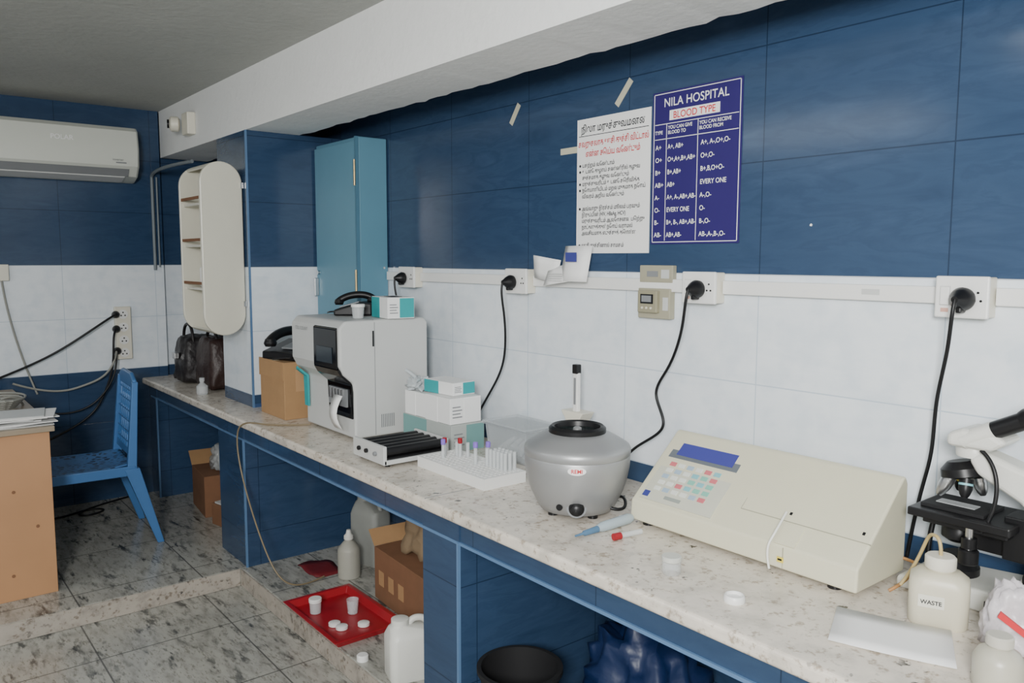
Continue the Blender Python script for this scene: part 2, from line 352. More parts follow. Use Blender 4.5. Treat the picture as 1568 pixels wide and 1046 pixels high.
for i,(xa,za,xb,zb) in enumerate([(-2.66,2.34,-2.715,2.265),(-2.03,2.335,-2.10,2.255),(-2.40,2.118,-2.306,2.118)]):
    q=root('adhesive_tape',((xa+xb)/2,YW-.0015,(za+zb)/2))
    d=Vector((xb-xa,0,zb-za)); nrm=Vector((-d.z,0,d.x)).normalized()*.012
    a=d*-.5; b_=d*.5
    prism(q,'strip',[((a+nrm).x,(a+nrm).z),((a-nrm).x,(a-nrm).z),((b_-nrm).x,(b_-nrm).z),((b_+nrm).x,(b_+nrm).z)],'Y',-.001,.001,TAPE)
prism(None,'wall_paint_chip',[(-1.312,1.798),(-1.306,1.797),(-1.304,1.802),(-1.308,1.805),(-1.312,1.802)],'Y',YW-.002,YW,PAP)
q=root('folded_papers',(-2.33,YW-.03,1.625))
grid(q,'sheet_1',[[(-.17+.13*j/4+.01*i,-.02-.03*(i/3)*(1-j/4),.0+.09*i/3-.02*j/4) for j in range(5)] for i in range(4)],PAP,th=.001)
grid(q,'sheet_2',[[(.0+.15*j/4,-.035-.02*math.sin(j/4*3.1)+.01*i,-.01+.135*i/3) for j in range(5)] for i in range(4)],PAP,th=.001)
grid(q,'sheet_3',[[(-.08+.15*j/4,-.05+.01*i,-.03+.07*i/3+.02*j/4) for j in range(5)] for i in range(4)],PAP,th=.001)
box(q,'print_block',.05,.11,-.052,-.050,.065,.10,INKB)
for k in range(4): box(q,'print_line',-.05,.03,-.052,-.05,-.01+.009*k,-.0075+.009*k,LG)
# ------------------------------------------------------------------ locker
q=root('wall_locker',(-4.24,1.99,CT)); w=.49; h=2.319-CT
box(q,'carcass',0,w,.012,.175,0,h,LOCK,bev=.004)
box(q,'door',.01,w-.012,-.004,.014,.02,h-.02,LOCK,bev=.003)
box(q,'frame_r',w-.012,w,-.006,.014,0,h,LOCKE)
for z in (.62,1.18):
    cyl(q,'hinge',(w-.006,-.010,z),.006,.13,M('brass',(.5,.38,.2),.35,metal=1))
cyl(q,'lock',(.04,-.004,.73),.012,.012,STEEL,axis=(0,-1,0))
box(q,'handle',.02,.035,-.03,-.004,.60,.7,STEEL,bev=.003)
cyl(q,'side_latch',(w,.15,.76),.006,.006,STEEL,axis='X',seg=12)
# ------------------------------------------------------------------ oval cabinet on pillar
q=root('oval_bathroom_cabinet',(-4.66,1.378,1.29))
Hh=.915; Dp=.222
def stad(r_in=0,n=18):
    r=Dp/2-r_in; pts=[]
    for i in range(n+1):
        a=math.pi*i/n; pts.append((Dp/2+r*math.cos(a),Hh-Dp/2+r*math.sin(a)))
    for i in range(n+1):
        a=math.pi+math.pi*i/n; pts.append((Dp/2+r*math.cos(a),Dp/2+r*math.sin(a)))
    return pts
IV2=M('cabinet_ivory',(.66,.64,.54),.35,var=.03)
prism(q,'panel_right',stad(),'X',.335,.362,IV2,bev=.006)
prism(q,'panel_left',stad(),'X',.0,.018,IV2,bev=.004)
out=stad(0); inn=stad(.012)
bm=bmesh.new()
seq=[i for i in range(19,38) if out[i][0]>=Dp/2-.075]+[i for i in range(0,19) if out[i][0]>=Dp/2-.075]
V=[]
for i in seq: V.append([bm.verts.new((x,yy[0],yy[1])) for x,yy in ((.018,out[i]),(.335,out[i]),(.335,inn[i]),(.018,inn[i]))])
for a,b in zip(V,V[1:]):
    for k in range(4): bm.faces.new((a[k],a[(k+1)%4],b[(k+1)%4],b[k]))
bm.faces.new(V[0]);bm.faces.new(V[-1][::-1])
fin(bm,'wrap',q,IV2)
for z in (.24,.47,.69):
    box(q,'shelf',.018,.335,.02,Dp-.01,z,z+.012,IV2); box(q,'shelf_guard',.018,.335,.006,.014,z+.03,z+.045,CARD2)
for x,z,c in ((.08,.252,WHT),(.2,.482,CARD2),(.12,.702,CARD2),(.22,.252,TEAL)): cyl(q,'toiletry',(x,.1,z),.025,.11,c,ch=.006,seg=20)
for z in (.15,.78): box(q,'hinge',.345,.372,Dp-.012,Dp+.004,z,z+.03,STEEL)
# ------------------------------------------------------------------ air conditioner
q=root('air_conditioner',(XE,.42,2.19))
prof=[(0,0),(.06,0),(.16,.03),(.215,.09),(.225,.2),(.205,.31),(.17,.335),(0,.335)]
bm=bmesh.new()
def acring(y,s=1): return [bm.verts.new((x*s,y,z)) for x,z in prof]
R_=[acring(0,.93),acring(.012),acring(.988),acring(1.0,.93)]
for a,b in zip(R_,R_[1:]):
    for k in range(len(prof)): bm.faces.new((a[k],a[(k+1)%len(prof)],b[(k+1)%len(prof)],b[k]))
bm.faces.new(R_[0]);bm.faces.new(R_[-1][::-1])
fin(bm,'body',q,M('ac_white',(.64,.66,.60),.35,var=.02),smooth=True,ang=25)
prism(q,'louver',[(.075,-.002),(.165,.022),(.168,.032),(.078,.008)],'Y',.08,.92,LG)
prism(q,'louver_gap',[(.165,.028),(.20,.07),(.203,.073),(.17,.03)],'Y',.06,.94,MG)
txt(q,'logo_text','POLAR',.2275,.50,.225,.04,PAP,rot=(90,0,90),bold=.001)
box(q,'display',.20,.2235,.86,.92,.105,.112,MG)
txt(q,'label_text','inverter',.224,.84,.12,.02,MG,rot=(90,0,90))
# ------------------------------------------------------------------ sensor on beam
q=root('beam_mounted_sensor',(-5.15,1.607,2.46))
box(q,'junction_box',.0,.11,-.05,0,-.02,.11,IVO,bev=.006)
lathe(q,'sensor_body',[(.03,0),(.045,.01),(.045,.05),(.03,.06)],(-.03,-.05,.05),IVO,28,axis=(-.3,-1,0))
lathe(q,'sensor_lens',[(.026,0),(.026,.012)],(-.047,-.108,.05),GLOSS,24,axis=(-.3,-1,0))
q=root('corner_conduit',(XE,1.54,1.62))
CG=M('conduit_grey',(.20,.23,.25),.5)
tube(q,'pipe_down',[(.02,0,0),(.02,0,.62)],.010,CG,False)
tube(q,'pipe_down_2',[(.02,.03,.02),(.02,.03,.62)],.006,CG,False)
tube(q,'pipe_across',[(.02,0,.62),(.04,.0,.66),(.3,.0,.665),(.75,.04,.66)],.011,CG)
# ------------------------------------------------------------------ power strip on end wall
q=root('power_strip',(XE,1.27,1.03))
box(q,'body',0,.035,0,.10,0,.35,IVO,bev=.006)
for k in range(4):
    z=.045+k*.085
    cyl(q,'socket',(.035,.05,z),.03,.003,WHT,axis='X',seg=24)
    for dy,dz in ((-.012,-.008),(.012,-.008),(0,.012)): cyl(q,'pin_hole',(.0375,.05+dy,z+dz),.005,.002,BLK,axis='X',seg=10)
for z in (.30,.205,.06):
    lathe(q,'plug',[(.022,0),(.025,.01),(.022,.03),(.010,.05)],(.037,.008,z),BLK,18,axis=(1,-.5,0))
tube(q,'cord_1',[(.08,-.01,.30),(.1,-.07,.27),(.08,-.3,.1),(.06,-.5,.0),(.1,-.8,-.1)],.007,BLK)
tube(q,'cord_2',[(.08,-.01,.205),(.12,-.04,.15),(.1,-.02,.0),(.08,-.1,-.25),(.06,-.2,-.4),(.08,-.5,-.5)],.007,BLK)
tube(q,'cord_3',[(.08,-.01,.06),(.12,-.03,.0),(.1,-.08,-.1),(.05,-.2,-.15),(.04,-.38,-.2),(.06,-.6,-.1)],.007,CABL)
tube(q,'cord_4',[(.08,-.01,.06),(.12,-.02,-.05),(.1,-.06,-.2),(.08,-.25,-.35),(.06,-.45,-.3)],.006,BLK)
box(None,'end_wall_socket',XE,XE+.03,.58,.69,1.56,1.66,IVO,bev=.004)
q=root('hanging_cable',(XE,.7,1.0)); tube(q,'cord',[(.02,-.05,.56),(.02,-.03,.3),(.03,.05,.0),(.05,.1,-.15)],.006,CABL)
q=root('floor_cable',(-5.55,.95,PL+.007)); tube(q,'cord',[(0,-.3,0),(.05,-.1,0),(-.1,.05,0),(.0,.2,0),(.1,.05,0),(0,-.05,.003),(-.15,.2,0),(-.2,.35,0)],.006,BLK)
# ------------------------------------------------------------------ desk with papers
q=root('wooden_desk',(-4.31,.64,PL))
box(q,'end_panel',-.03,0,-1.6,0,0,.79,WOOD,bev=.002)
box(q,'far_panel',-1.33,-1.3,-1.6,0,0,.79,WOOD,bev=.002)
box(q,'modesty_panel',-1.3,-.03,-.9,-.87,.25,.79,WOOD)
box(q,'top',-1.36,.02,-1.62,.02,.79,.815,M('desk_top',(.30,.24,.17),.4),bev=.003)
for y,z in ((-.18,.12),(-.07,.34),(-.16,.52)): cyl(q,'screw_cap',(0,y,z),.008,.002,CARD2,axis='X',seg=12)
q=root('paper_stack',(-4.48,.48,PL+.816))
for k in range(9):
    a=random.uniform(-.3,.3); o=box(q,'sheet_%d'%k,-.12,.12,-.17,.17,k*.006,k*.006+.004,PAP if k%4 else LG); o.rotation_euler=(0,0,a); o.location=(random.uniform(-.04,.04),random.uniform(-.04,.04),0)
q=root('coiled_cable',(-4.95,.52,PL+.816))
for k in range(5):
    r=.07+.012*k; tube(q,'loop_%d'%k,[(r*1.5*math.cos(t*.6),r*math.sin(t*.6),.012+.012*k) for t in range(12)],.006,CABL)
tube(q,'tail',[(0,.0,.05),(.0,.12,.10),(-.1,.14,-.1),(-.3,.14,-.2)],.006,CABL)
# ------------------------------------------------------------------ plastic chair (faces -Y)
q=root('plastic_chair',(-5.0,.91,PL),rad(-3))
sw=.25; rows=[]
for i in range(9):
    t=i/8; y=-.25+.47*t
    z=.455-.02*math.sin(t*3.1)+(-.03*(1-t/.15) if t<.15 else 0)
    rows.append([(sx*sw*(1-.08*t),y,z+.015*abs(sx)**3) for sx in [-1+2*j/8 for j in range(9)]])
grid(q,'seat',rows,CHS,th=.012,sub=1)
taper(q,'apron_r',(.235,-.02,.40),(.235,-.02,.455),(.012,.46),(.02,.48),CHB)
taper(q,'apron_l',(-.235,-.02,.40),(-.235,-.02,.455),(.012,.46),(.02,.48),CHB)
taper(q,'apron_f',(0,-.245,.40),(0,-.245,.45),(.46,.012),(.48,.02),CHB)
for s in (-1,1):
    taper(q,'leg_front',(s*.245,-.26,0),(s*.228,-.225,.44),(.03,.03),(.05,.06),CHB)
    taper(q,'leg_rear',(s*.255,.33,0),(s*.222,.20,.44),(.03,.035),(.05,.08),CHB)
    taper(q,'back_post',(s*.222,.20,.42),(s*.20,.24,.92),(.04,.05),(.03,.03),CHB)
prism(q,'back_top',[(-.215,.88),(.215,.88),(.20,.93),(.12,.965),(-.12,.965),(-.20,.93)],'Y',.23,.252,CHB,bev=.008)
taper(q,'back_low',(0,.207,.50),(0,.212,.54),(.42,.018),(.42,.018),CHB)
def bk(x,z): return (x,.207+(z-.5)*.085,z)
for k in range(-6,8):
    for s in (1,-1):
        x0=k*.05; x1=x0+s*.12
        if max(abs(x0),abs(x1))>.2: continue
        rod(q,'lattice',bk(x0,.53),bk(x1,.89),.008,CHB,seg=6)
for k in range(6): rod(q,'lattice_h',bk(-.2,.57+k*.058),bk(.2,.57+k*.058),.008,CHB,seg=6)
# ------------------------------------------------------------------ bags in alcove
q=root('handbag',(-5.42,1.68,CT)); soft(q,'body',(0,0,0),(.30,.27,.31),BLEA,seed=2,amp=.08,top=.78)
tube(q,'handle',[(-.1,-.05,.27),(-.09,-.05,.36),(0,-.05,.40),(.09,-.05,.36),(.1,-.05,.27)],.01,BLEA)
box(q,'clasp',-.03,.03,-.15,-.12,.16,.2,STEEL,bev=.004)
q=root('handbag',(-5.05,1.71,CT)); soft(q,'body',(0,0,0),(.34,.26,.33),BROWN,seed=5,amp=.08,top=.82)
tube(q,'handle',[(-.1,-.05,.29),(-.09,-.05,.35),(0,-.05,.38),(.09,-.05,.35),(.1,-.05,.29)],.01,BLEA)
q=root('small_clear_bottle',(-4.86,1.53,CT)); lathe(q,'body',[(.03,0),(.033,.01),(.033,.05),(.012,.07),(.012,.08)],(0,0,0),CLR2,24); cyl(q,'cap',(0,0,.08),.015,.02,CLR2,seg=20)
# ------------------------------------------------------------------ carton + phone
q=root('cardboard_box',(-4.12,1.60,CT))
box(q,'body',0,.31,0,.26,0,.29,CARD,bev=.003)
box(q,'flap_front',.0,.31,-.006,.0,.2,.292,CARD); box(q,'tape_strip',.12,.18,-.002,.262,.288,.292,TAPE)
box(q,'label',.3105,.3115,.06,.16,.14,.25,M('label_orange',(.5,.3,.15),.6))
def phone(name,loc,rz,s=1):
    q=root(name,loc,rz)
    prism(q,'base',[(-.10*s,0),(.10*s,0),(.10*s,.065*s),(.04*s,.07*s),(-.10*s,.03*s)],'X',-.09*s,.09*s,BLK,bev=.008)
    prism(q,'keypad',[(-.07*s,.042*s),(.03*s,.069*s),(.03*s,.074*s),(-.07*s,.047*s)],'X',-.01*s,.07*s,MG)
    tube(q,'handset',[(-.05*s,-.10*s,.06*s),(-.055*s,-.08*s,.085*s),(-.055*s,0,.115*s),(-.055*s,.08*s,.10*s),(-.05*s,.10*s,.075*s)],.019*s,BLK)
    lathe(q,'earpiece',[(.02*s,0),(.026*s,.012*s),(.02*s,.03*s)],(-.05*s,-.09*s,.05*s),BLK,20)
    lathe(q,'mouthpiece',[(.02*s,0),(.026*s,.012*s),(.02*s,.03*s)],(-.05*s,.085*s,.062*s),BLK,20)
    tube(q,'cord',[(.08*s,-.09*s,.02),(.10*s,-.12*s,.02),(.02,-.14*s,.012)],.004,BLK)
    return q
phone('desk_telephone',(-3.97,1.74,CT+.293),rad(20),1.3)
# ------------------------------------------------------------------ haematology analyser
q=root('hematology_analyzer',(-3.66,1.58,CT)); AW=.50; AH=.538
prof=[(.07,.012),(.45,.012),(.45,AH-.02),(.43,AH),(.03,AH),(.0,AH-.03),(.0,.34),(.02,.30),(.065,.26),(.07,.22)]
prism(q,'housing',prof,'X',0,AW,LG,bev=.010,seg=3)
prism(q,'window_upper',[(-.006,.325),(-.006,AH-.035),(.01,AH-.025),(.012,.325)],'X',.25,.48,GLOSS,bev=.005)
prism(q,'window_lower',[(-.006,.326),(.012,.295),(.060,.252),(.0665,.12),(.063,.10),(.08,.10),(.08,.326)],'X',.25,.485,GLOSS,bev=.003)
box(q,'display_screen',.29,.44,-.010,-.004,.35,.42,M('screen_grey',(.03,.04,.05),.15))
box(q,'sample_bay',.28,.45,.052,.062,.15,.23,MG)
for k in range(5): box(q,'sample_rack_clip',.29+k*.03,.30+k*.03,.045,.055,.18,.225,STEEL)
grid(q,'printer_paper',[[(.36+.075*j,.042-.03*math.sin(i/6*3),.20-.15*i/6) for j in range(2)] for i in range(7)],PAP,th=.001)
prism(q,'teal_accent',[(.02,.285),(.062,.25),(.064,.1),(.056,.1),(.052,.245),(.012,.28)],'X',.01,.05,TEAL)
prism(q,'teal_side_strip',[(.022,.292),(.066,.252),(.070,.12),(.066,.12),(.060,.248),(.018,.285)],'X',.0,.01,TEAL)
txt(q,'brand_text','CELL COUNT',.05,-.002,AH-.06,.022,MG)
box(q,'side_seam',AW-.001,AW+.0008,.17,.1725,.02,AH-.01,MG)
box(q,'side_top_notch',AW-.001,AW+.002,.16,.168,.42,.49,GLOSS)
for k in range(8): box(q,'vent_low',AW-.001,AW+.001,.20+k*.009,.204+k*.009,.05,.11,MG)
for k in range(7): box(q,'vent_back',AW-.001,AW+.001,.36+k*.009,.364+k*.009,.06,.14,MG)
box(q,'top_seam',.0,AW,.165,.168,AH-.001,AH+.001,MG)
for x in (.05,.45):
    for y in (.12,.40): cyl(q,'foot',(x,y,0),.02,.013,BLK,seg=20)
ztop=CT+AH+.002
phone('cordless_telephone',(-3.49,1.83,ztop),rad(-35),.90)
q=root('specimen_cup',(-3.27,1.73,ztop)); lathe(q,'cup',[(.024,0),(.028,.05)],(0,0,0),CLR2,24); cyl(q,'lid',(0,0,.05),.031,.014,WHT,seg=28,ch=.002)
def carton(name,loc,sx,sy,sz,mbody,mband,rz=0,open_top=False):
    q=root(name,loc,rz)
    box(q,'carton',0,sx,0,sy,0,sz,mbody,bev=.002)
    box(q,'band_front',.0,sx*.5,-.0015,.001,.0,sz*.98,mband)
    box(q,'band_side',sx-.001,sx+.0015,sy*.45,sy*.98,.004,sz*.96,mband)
    for k in range(4): box(q,'print_line',sx-.001,sx+.002,sy*.08,sy*(.38-.05*(k%2)),sz*(.25+.13*k),sz*(.29+.13*k),MG)
    if open_top: box(q,'opening',sx*.25,sx*.75,sy*.3,sy*.7,sz-.001,sz+.001,BLKM)
    return q
carton('glove_box',(-3.33,1.835,ztop),.19,.13,.095,PAP,TEAL,rz=rad(-8),open_top=True)
# ------------------------------------------------------------------ roller mixer
q=root('blood_roller_mixer',(-2.93,1.52,CT))
box(q,'base',.0,.25,.0,.30,.012,.03,LG,bev=.002)
box(q,'front_panel',.0,.25,-.003,.012,.012,.086,LG,bev=.003)
box(q,'rear_panel',.0,.25,.288,.30,.012,.080,LG,bev=.003)
box(q,'well',.008,.242,.012,.288,.03,.036,BLKM)
for k in range(5):
    lathe(q,'roller',[(.012,0),(.019,.004),(.019,.268),(.012,.272)],(.030+k*.048,.014,.058),BLK,20,axis=(0,1,0))
for x,m_ in ((.06,BLK),(.12,BLK),(.19,MG)): cyl(q,'knob',(x,-.003,.05),.009,.012,m_,axis=(0,-1,0),seg=20,ch=.002)
for x in (.03,.22):
    for y in (.03,.27): cyl(q,'foot',(x,y,0),.01,.013,BLK,seg=16)
# ------------------------------------------------------------------ box stack
carton('reagent_box',(-3.10,1.86,CT),.38,.17,.118,M('grey_card',(.42,.45,.43),.6),TGRY)
carton('glove_carton',(-3.09,1.865,CT+.119),.17,.15,.105,PAP,PAP)
carton('needle_carton',(-2.915,1.86,CT+.119),.185,.16,.11,PAP,PAP)
carton('mask_carton',(-2.97,1.89,CT+.231),.20,.12,.055,PAP,TEAL,rz=rad(4))
q=root('crumpled_glove',(-3.04,1.90,CT+.226)); GG=M('glove_grey',(.5,.54,.56),.5); soft(q,'glove',(0,0,0),(.12,.08,.06),GG,seed=9,amp=.5)
tube(q,'finger_1',[(0,0,.04),(.02,-.03,.07),(-.02,-.05,.09)],.008,GG); tube(q,'finger_2',[(0.02,0,.04),(.05,-.02,.06),(.06,-.05,.05)],.008,GG)
q=root('clear_storage_box',(-2.62,1.96,CT))
def tray(q,sx,sy,sz,mat,t=.006,fl=.012):
    bm=bmesh.new()
    def loop(x0,x1,y0,y1,z): return [bm.verts.new(v) for v in ((x0,y0,z),(x1,y0,z),(x1,y1,z),(x0,y1,z))]
    L=[loop(fl,sx-fl,fl,sy-fl,0),loop(0,sx,0,sy,sz),loop(-fl,sx+fl,-fl,sy+fl,sz),loop(-fl,sx+fl,-fl,sy+fl,sz+.004),loop(t,sx-t,t,sy-t,sz+.004),loop(fl+t,sx-fl-t,fl+t,sy-fl-t,t)]
    for a,b in zip(L,L[1:]):
        for k in range(4): bm.faces.new((a[k],a[(k+1)%4],b[(k+1)%4],b[k]))
    bm.faces.new(L[0][::-1]); bm.faces.new(L[-1])
    return fin(bm,'tray',q,mat,bev=.006)
CLR3=M('clear_box_plastic',(.62,.66,.68),.2,alpha=.36)
tray(q,.26,.17,.135,CLR3); box(q,'lid',-.01,.27,-.01,.18,.140,.150,CLR3,bev=.003)
for k in range(8): rod(q,'vial',(.03+k*.025,.03+.01*(k%3),.02),(.04+k*.02,.11,.06+.01*(k%2)),.008,CLR2,seg=10)
def tt(P,x,y,z,cap=None,h=.09):
    lathe(P,'test_tube',[(.001,0),(.005,.003),(.007,.008),(.007,h)],(x,y,z),CLR2,12)
    if cap: cyl(P,'tube_cap',(x,y,z+h-.004),.0092,.022,cap,seg=16,ch=.002)
for r,(x0,y0) in enumerate([(-2.64,1.645),(-2.421,1.645)]):
    q=root('test_tube_rack',(x0,y0,CT))
    sx,sy=.215,.19
    box(q,'base',.005,sx-.005,.005,sy-.005,.001,.006,WHT)
    for k,(a,b,c_,d) in enumerate([(0,sx,0,.004),(0,sx,sy-.004,sy),(0,.004,.004,sy-.004),(sx-.004,sx,.004,sy-.004)]): box(q,'wall_%d'%k,a,b,c_,d,.0,.0405,WHT)
    nx,ny=9,8
    for i in range(nx+1): xx=.004+(sx-.018)*i/nx; box(q,'bar_x',xx,xx+.010,.004,sy-.004,.032,.040,WHT)
    for j in range(ny+1): yy=.004+(sy-.018)*j/ny; box(q,'bar_y',.004,sx-.004,yy,yy+.010,.0325,.0396,WHT)
    cx=lambda i:.009+(sx-.018)*(i+.5)/nx; cy=lambda j:.009+(sy-.018)*(j+.5)/ny
    if r==0:
        for i,j,cp in ((2,3,RED),(3,2,PUR),(4,5,RED),(3,5,None),(5,6,None)): tt(q,cx(i),cy(j),.006,cp)
    else:
        for i in range(2,9):
            for j in (5,6,7):
                if random.random()<.75: tt(q,cx(i),cy(j),.006,None,.1)
        for i,j,cp in ((0,4,PUR),(1,6,PUR)): tt(q,cx(i),cy(j),.006,cp,.1)
# ------------------------------------------------------------------ pipette stand behind centrifuge
q=root('pipette_stand',(-2.16,2.05,CT-.0))
prism(q,'base',[(-.07,0),(.07,0),(.05,.02),(-.05,.02)],'Y',-.05,.05,IVO,bev=.004)
box(q,'post',-.012,.012,-.01,.01,.018,.225,MG,bev=.003)
prism(q,'tray_head',[(-.06,.245),(.06,.245),(.03,.205),(-.03,.205)],'Y',-.035,.03,IVO,bev=.004)
box(q,'column',-.013,.013,-.018,.0,.23,.395,WHT,bev=.004)
box(q,'scale_slot',-.005,.005,-.020,-.017,.27,.37,MG)
box(q,'clip',-.013,.013,-.022,.002,.385,.42,BLK,bev=.003)
# ------------------------------------------------------------------ centrifuge
q=root('centrifuge',(-1.85,1.753,CT),rad(46.5))
lathe(q,'bowl',[(.105,.012),(.118,.016),(.132,.04),(.149,.075),(.160,.11),(.168,.15),(.170,.186),(.168,.190),(.171,.194),(.171,.210),(.167,.219),(.155,.227),(.122,.246),(.100,.257),(.080,.262),(.075,.255)],(0,0,0),SILV,72,ang=50)
lathe(q,'rim_gasket',[(.076,.254),(.092,.258),(.092,.272),(.083,.280),(.074,.276),(.070,.258),(.066,.22),(.0,.215)],(0,0,0),BLK,56)
lathe(q,'inner_window',[(.0,.258),(.068,.258),(.068,.262),(.0,.262)],(0,0,0),M('smoke_glass',(.02,.03,.03),.1,alpha=.6),40)
lathe(q,'hub',[(.014,.259),(.014,.27),(.008,.274)],(0,0,0),SILV,24)
for k in range(4):
    a=math.pi/2*k+.6; cyl(q,'rubber_foot',(.09*math.cos(a),.09*math.sin(a),0),.016,.014,BLK,seg=16)
cyl(q,'knob_plate',(.0,-.124,.047),.031,.0105,MG,axis=(0,-1,.0),seg=36)
lathe(q,'speed_knob',[(.024,0),(.024,.006),(.018,.010),(.016,.026),(.012,.029)],(.0,-.134,.047),BLK,28,axis=(0,-1,.0))
cyl(q,'switch',(-.05,-.120,.047),.010,.012,BLK,axis=(-.3,-1,0),seg=18)
o=lathe(q,'badge',[(.028,0),(.028,.004)],(0,0,0),PAP,36,axis=(0,-1,0)); o.scale=(1,1,.46); o.location=(0,-.1675,.172)
txt(q,'badge_text','REMI',0,-.1725,.166,.017,REDI,'CENTER',bold=.0004)
tube(q,'power_cord',[(.1,-.06,.03),(.14,-.07,.02),(.165,-.03,.03),(.15,.02,.05),(.13,.05,.03)],.005,BLK)
# ------------------------------------------------------------------ pipette, tube, cup, cap
q=root('micropipette',(-1.65,1.56,CT+.014))
lathe(q,'tip_cone',[(.003,0),(.004,.03),(.008,.035),(.010,.09)],(0,0,-.004),M('pip_blue',(.08,.17,.28),.4),20,axis=(0,1,.02))
lathe(q,'barrel',[(.010,.09),(.015,.11),(.016,.22),(.012,.235)],(0,0,-.002),M('pip_grey',(.38,.46,.50),.35),24,axis=(0,1,.02))
lathe(q,'plunger',[(.006,.235),(.006,.265),(.012,.268),(.012,.285)],(0,0,-.002),WHT,20,axis=(0,1,.02))
box(q,'finger_rest',-.022,.0,.20,.215,-.006,.012,WHT,bev=.003)
q=root('blood_sample_tube',(-1.575,1.64,CT+.010))
rod(q,'cap',(0,0,0),(.004,.025,0),.0105,RED); rod(q,'glass',(.004,.025,0),(.016,.10,0),.008,CLR2)
q=root('specimen_jar',(-1.31,1.58,CT)); lathe(q,'jar',[(.022,0),(.024,.003),(.025,.034)],(0,0,0),CLR,28); cyl(q,'lid',(0,0,.034),.026,.014,M('lid_translucent',(.66,.67,.62),.35,alpha=.8),seg=32,ch=.002)
q=root('bottle_cap',(-1.105,1.565,CT)); lathe(q,'cap',[(.025,0),(.026,.002),(.0245,.014),(.022,.017),(.0205,.017),(.019,.010),(.0,.009)],(0,0,0),WHT,36)
# ------------------------------------------------------------------ biochemistry analyser (cream wedge)
q=root('biochemistry_analyzer',(-1.66,1.80,CT)); w=.73
yf,zf=0,.072; yb,zb=.225,.262
prism(q,'housing',[(0,.012),(.24,.012),(.24,zb-.02),(yb+.003,zb),(yb-.01,zb-.002),(0.004,zf)],'X',0,w,CREAM,bev=.006,seg=3)
def S(s,off=0):
    n_=Vector((-(zb-zf),(yb-yf))).normalized()
    return (yf+(yb-yf)*s+n_.x*off, zf+(zb-zf)*s+n_.y*off)
def onslope(name,x0,x1,s0,s1,th,mat,bev=0,emb=.004):
    return prism(q,name,[S(s0,-emb),S(s1,-emb),S(s1,th),S(s0,th)],'X',x0,x1,mat,bev)
onslope('control_panel',.025,.290,.06,.98,.0012,M('panel_grey',(.58,.58,.48),.5))
onslope('lcd_bezel',.030,.285,.62,.965,.003,M('lcd_bezel',(.14,.16,.18),.35),.001)
onslope('lcd',.055,.262,.665,.925,.0038,LCD)
lay=['WBWWBR','WWRCGG','BWWGCG','WBWCGR','RWBWRC']
km={'W':KW,'B':KB,'R':KR,'C':KC,'G':KG}
for r in range(5):
    for c_ in range(6):
        onslope('key',.055+c_*.033,.055+c_*.033+.023,.19+r*.082,.19+r*.082+.05,.0035,km[lay[r][c_]],.0008)
onslope('logo',.03,.052,.09,.16,.0025,INKB)
onslope('brand_plate',.11,.17,.11,.15,.002,M('logo_grey',(.3,.33,.3),.5))
SEAM=M('seam',(.36,.35,.26),.6)
def seam(x0,s0,x1,s1,t=.0014):
    if x0==x1: onslope('lid_seam',x0-t/2,x0+t/2,s0,s1,.0004,SEAM)
    else: onslope('lid_seam',x0,x1,s0-.004,s0+.004,.0004,SEAM)
seam(.36,.26,.36,1.0); seam(.36,.26,w-.0,.26)
for x,s in ((.42,.72),(.50,.33),(.70,.33)): onslope('screw',x,x+.007,s,s+.03,.002,BLK,.001)
box(q,'front_seam',.53,.531,-.0006,.002,.015,.07,SEAM)
onslope('cuvette_hatch',.50,.56,.02,.24,.002,CREAM,.001)
box(q,'sticker',.515,.533,-.002,.001,.030,.044,YEL)
box(q,'sticker_print',.518,.530,-.0025,.0,.035,.040,BLK)
tube(q,'aspiration_tube',[(.50,.06,.145),(.508,.02,.125),(.505,-.012,.09),(.49,-.016,.06),(.502,-.014,.01)],.0032,M('tube_white',(.82,.82,.76),.3))
for x in (.05,.66):
    for y in (.03,.2): cyl(q,'foot',(x,y,0),.018,.013,BLK,seg=20)
tube(q,'output_cord',[(w-.01,.23,.05),(w+.02,.245,.04),(w+.05,.21,.06),(w+.06,.13,.03),(w+.03,.10,.006)],.004,M('cord_orange',(.4,.2,.07),.5))
# ------------------------------------------------------------------ microscope
q=root('microscope',(-.728,2.045,CT)); q.scale=(1.1,1.1,1.02)
WM=M('microscope_white',(.68,.68,.63),.35,var=.02)
prism(q,'base',[(-.165,0),(.14,0),(.16,.02),(.16,.045),(.05,.055),(-.13,.04),(-.165,.03)],'Y',-.085,.085,WM,bev=.01,seg=3)
prism(q,'arm',[(.05,.04),(.155,.04),(.16,.12),(.15,.24),(.12,.31),(-.02,.355),(-.05,.335),(-.03,.30),(.06,.25),(.085,.20),(.08,.12)],'Y',-.035,.035,WM,bev=.012,seg=3)
txt(q,'arm_label','Fine\nVision',.095,-.0365,.20,.02,INK,bold=.0003)
lathe(q,'illuminator',[(.045,0),(.045,.02),(.03,.035),(.028,.05)],(-.07,0,.045),BLK,32)
lathe(q,'condenser',[(.022,0),(.035,.01),(.035,.04),(.02,.06)],(-.07,0,.125),BLK,32)
box(q,'substage_bracket',-.05,.08,-.02,.02,.12,.17,BLK,bev=.003)
SZ=.028
box(q,'stage',-.145,.06,-.09,.08,.160+SZ,.180+SZ,BLK,bev=.003)
box(q,'stage_lower',-.12,.05,-.07,.06,.145+SZ,.162+SZ,BLK,bev=.003)
box(q,'slide_holder',-.13,.0,-.06,.05,.180+SZ,.188+SZ,BLKM,bev=.001)
box(q,'glass_slide',-.11,-.03,-.03,.0,.188+SZ,.190+SZ,CLR2)
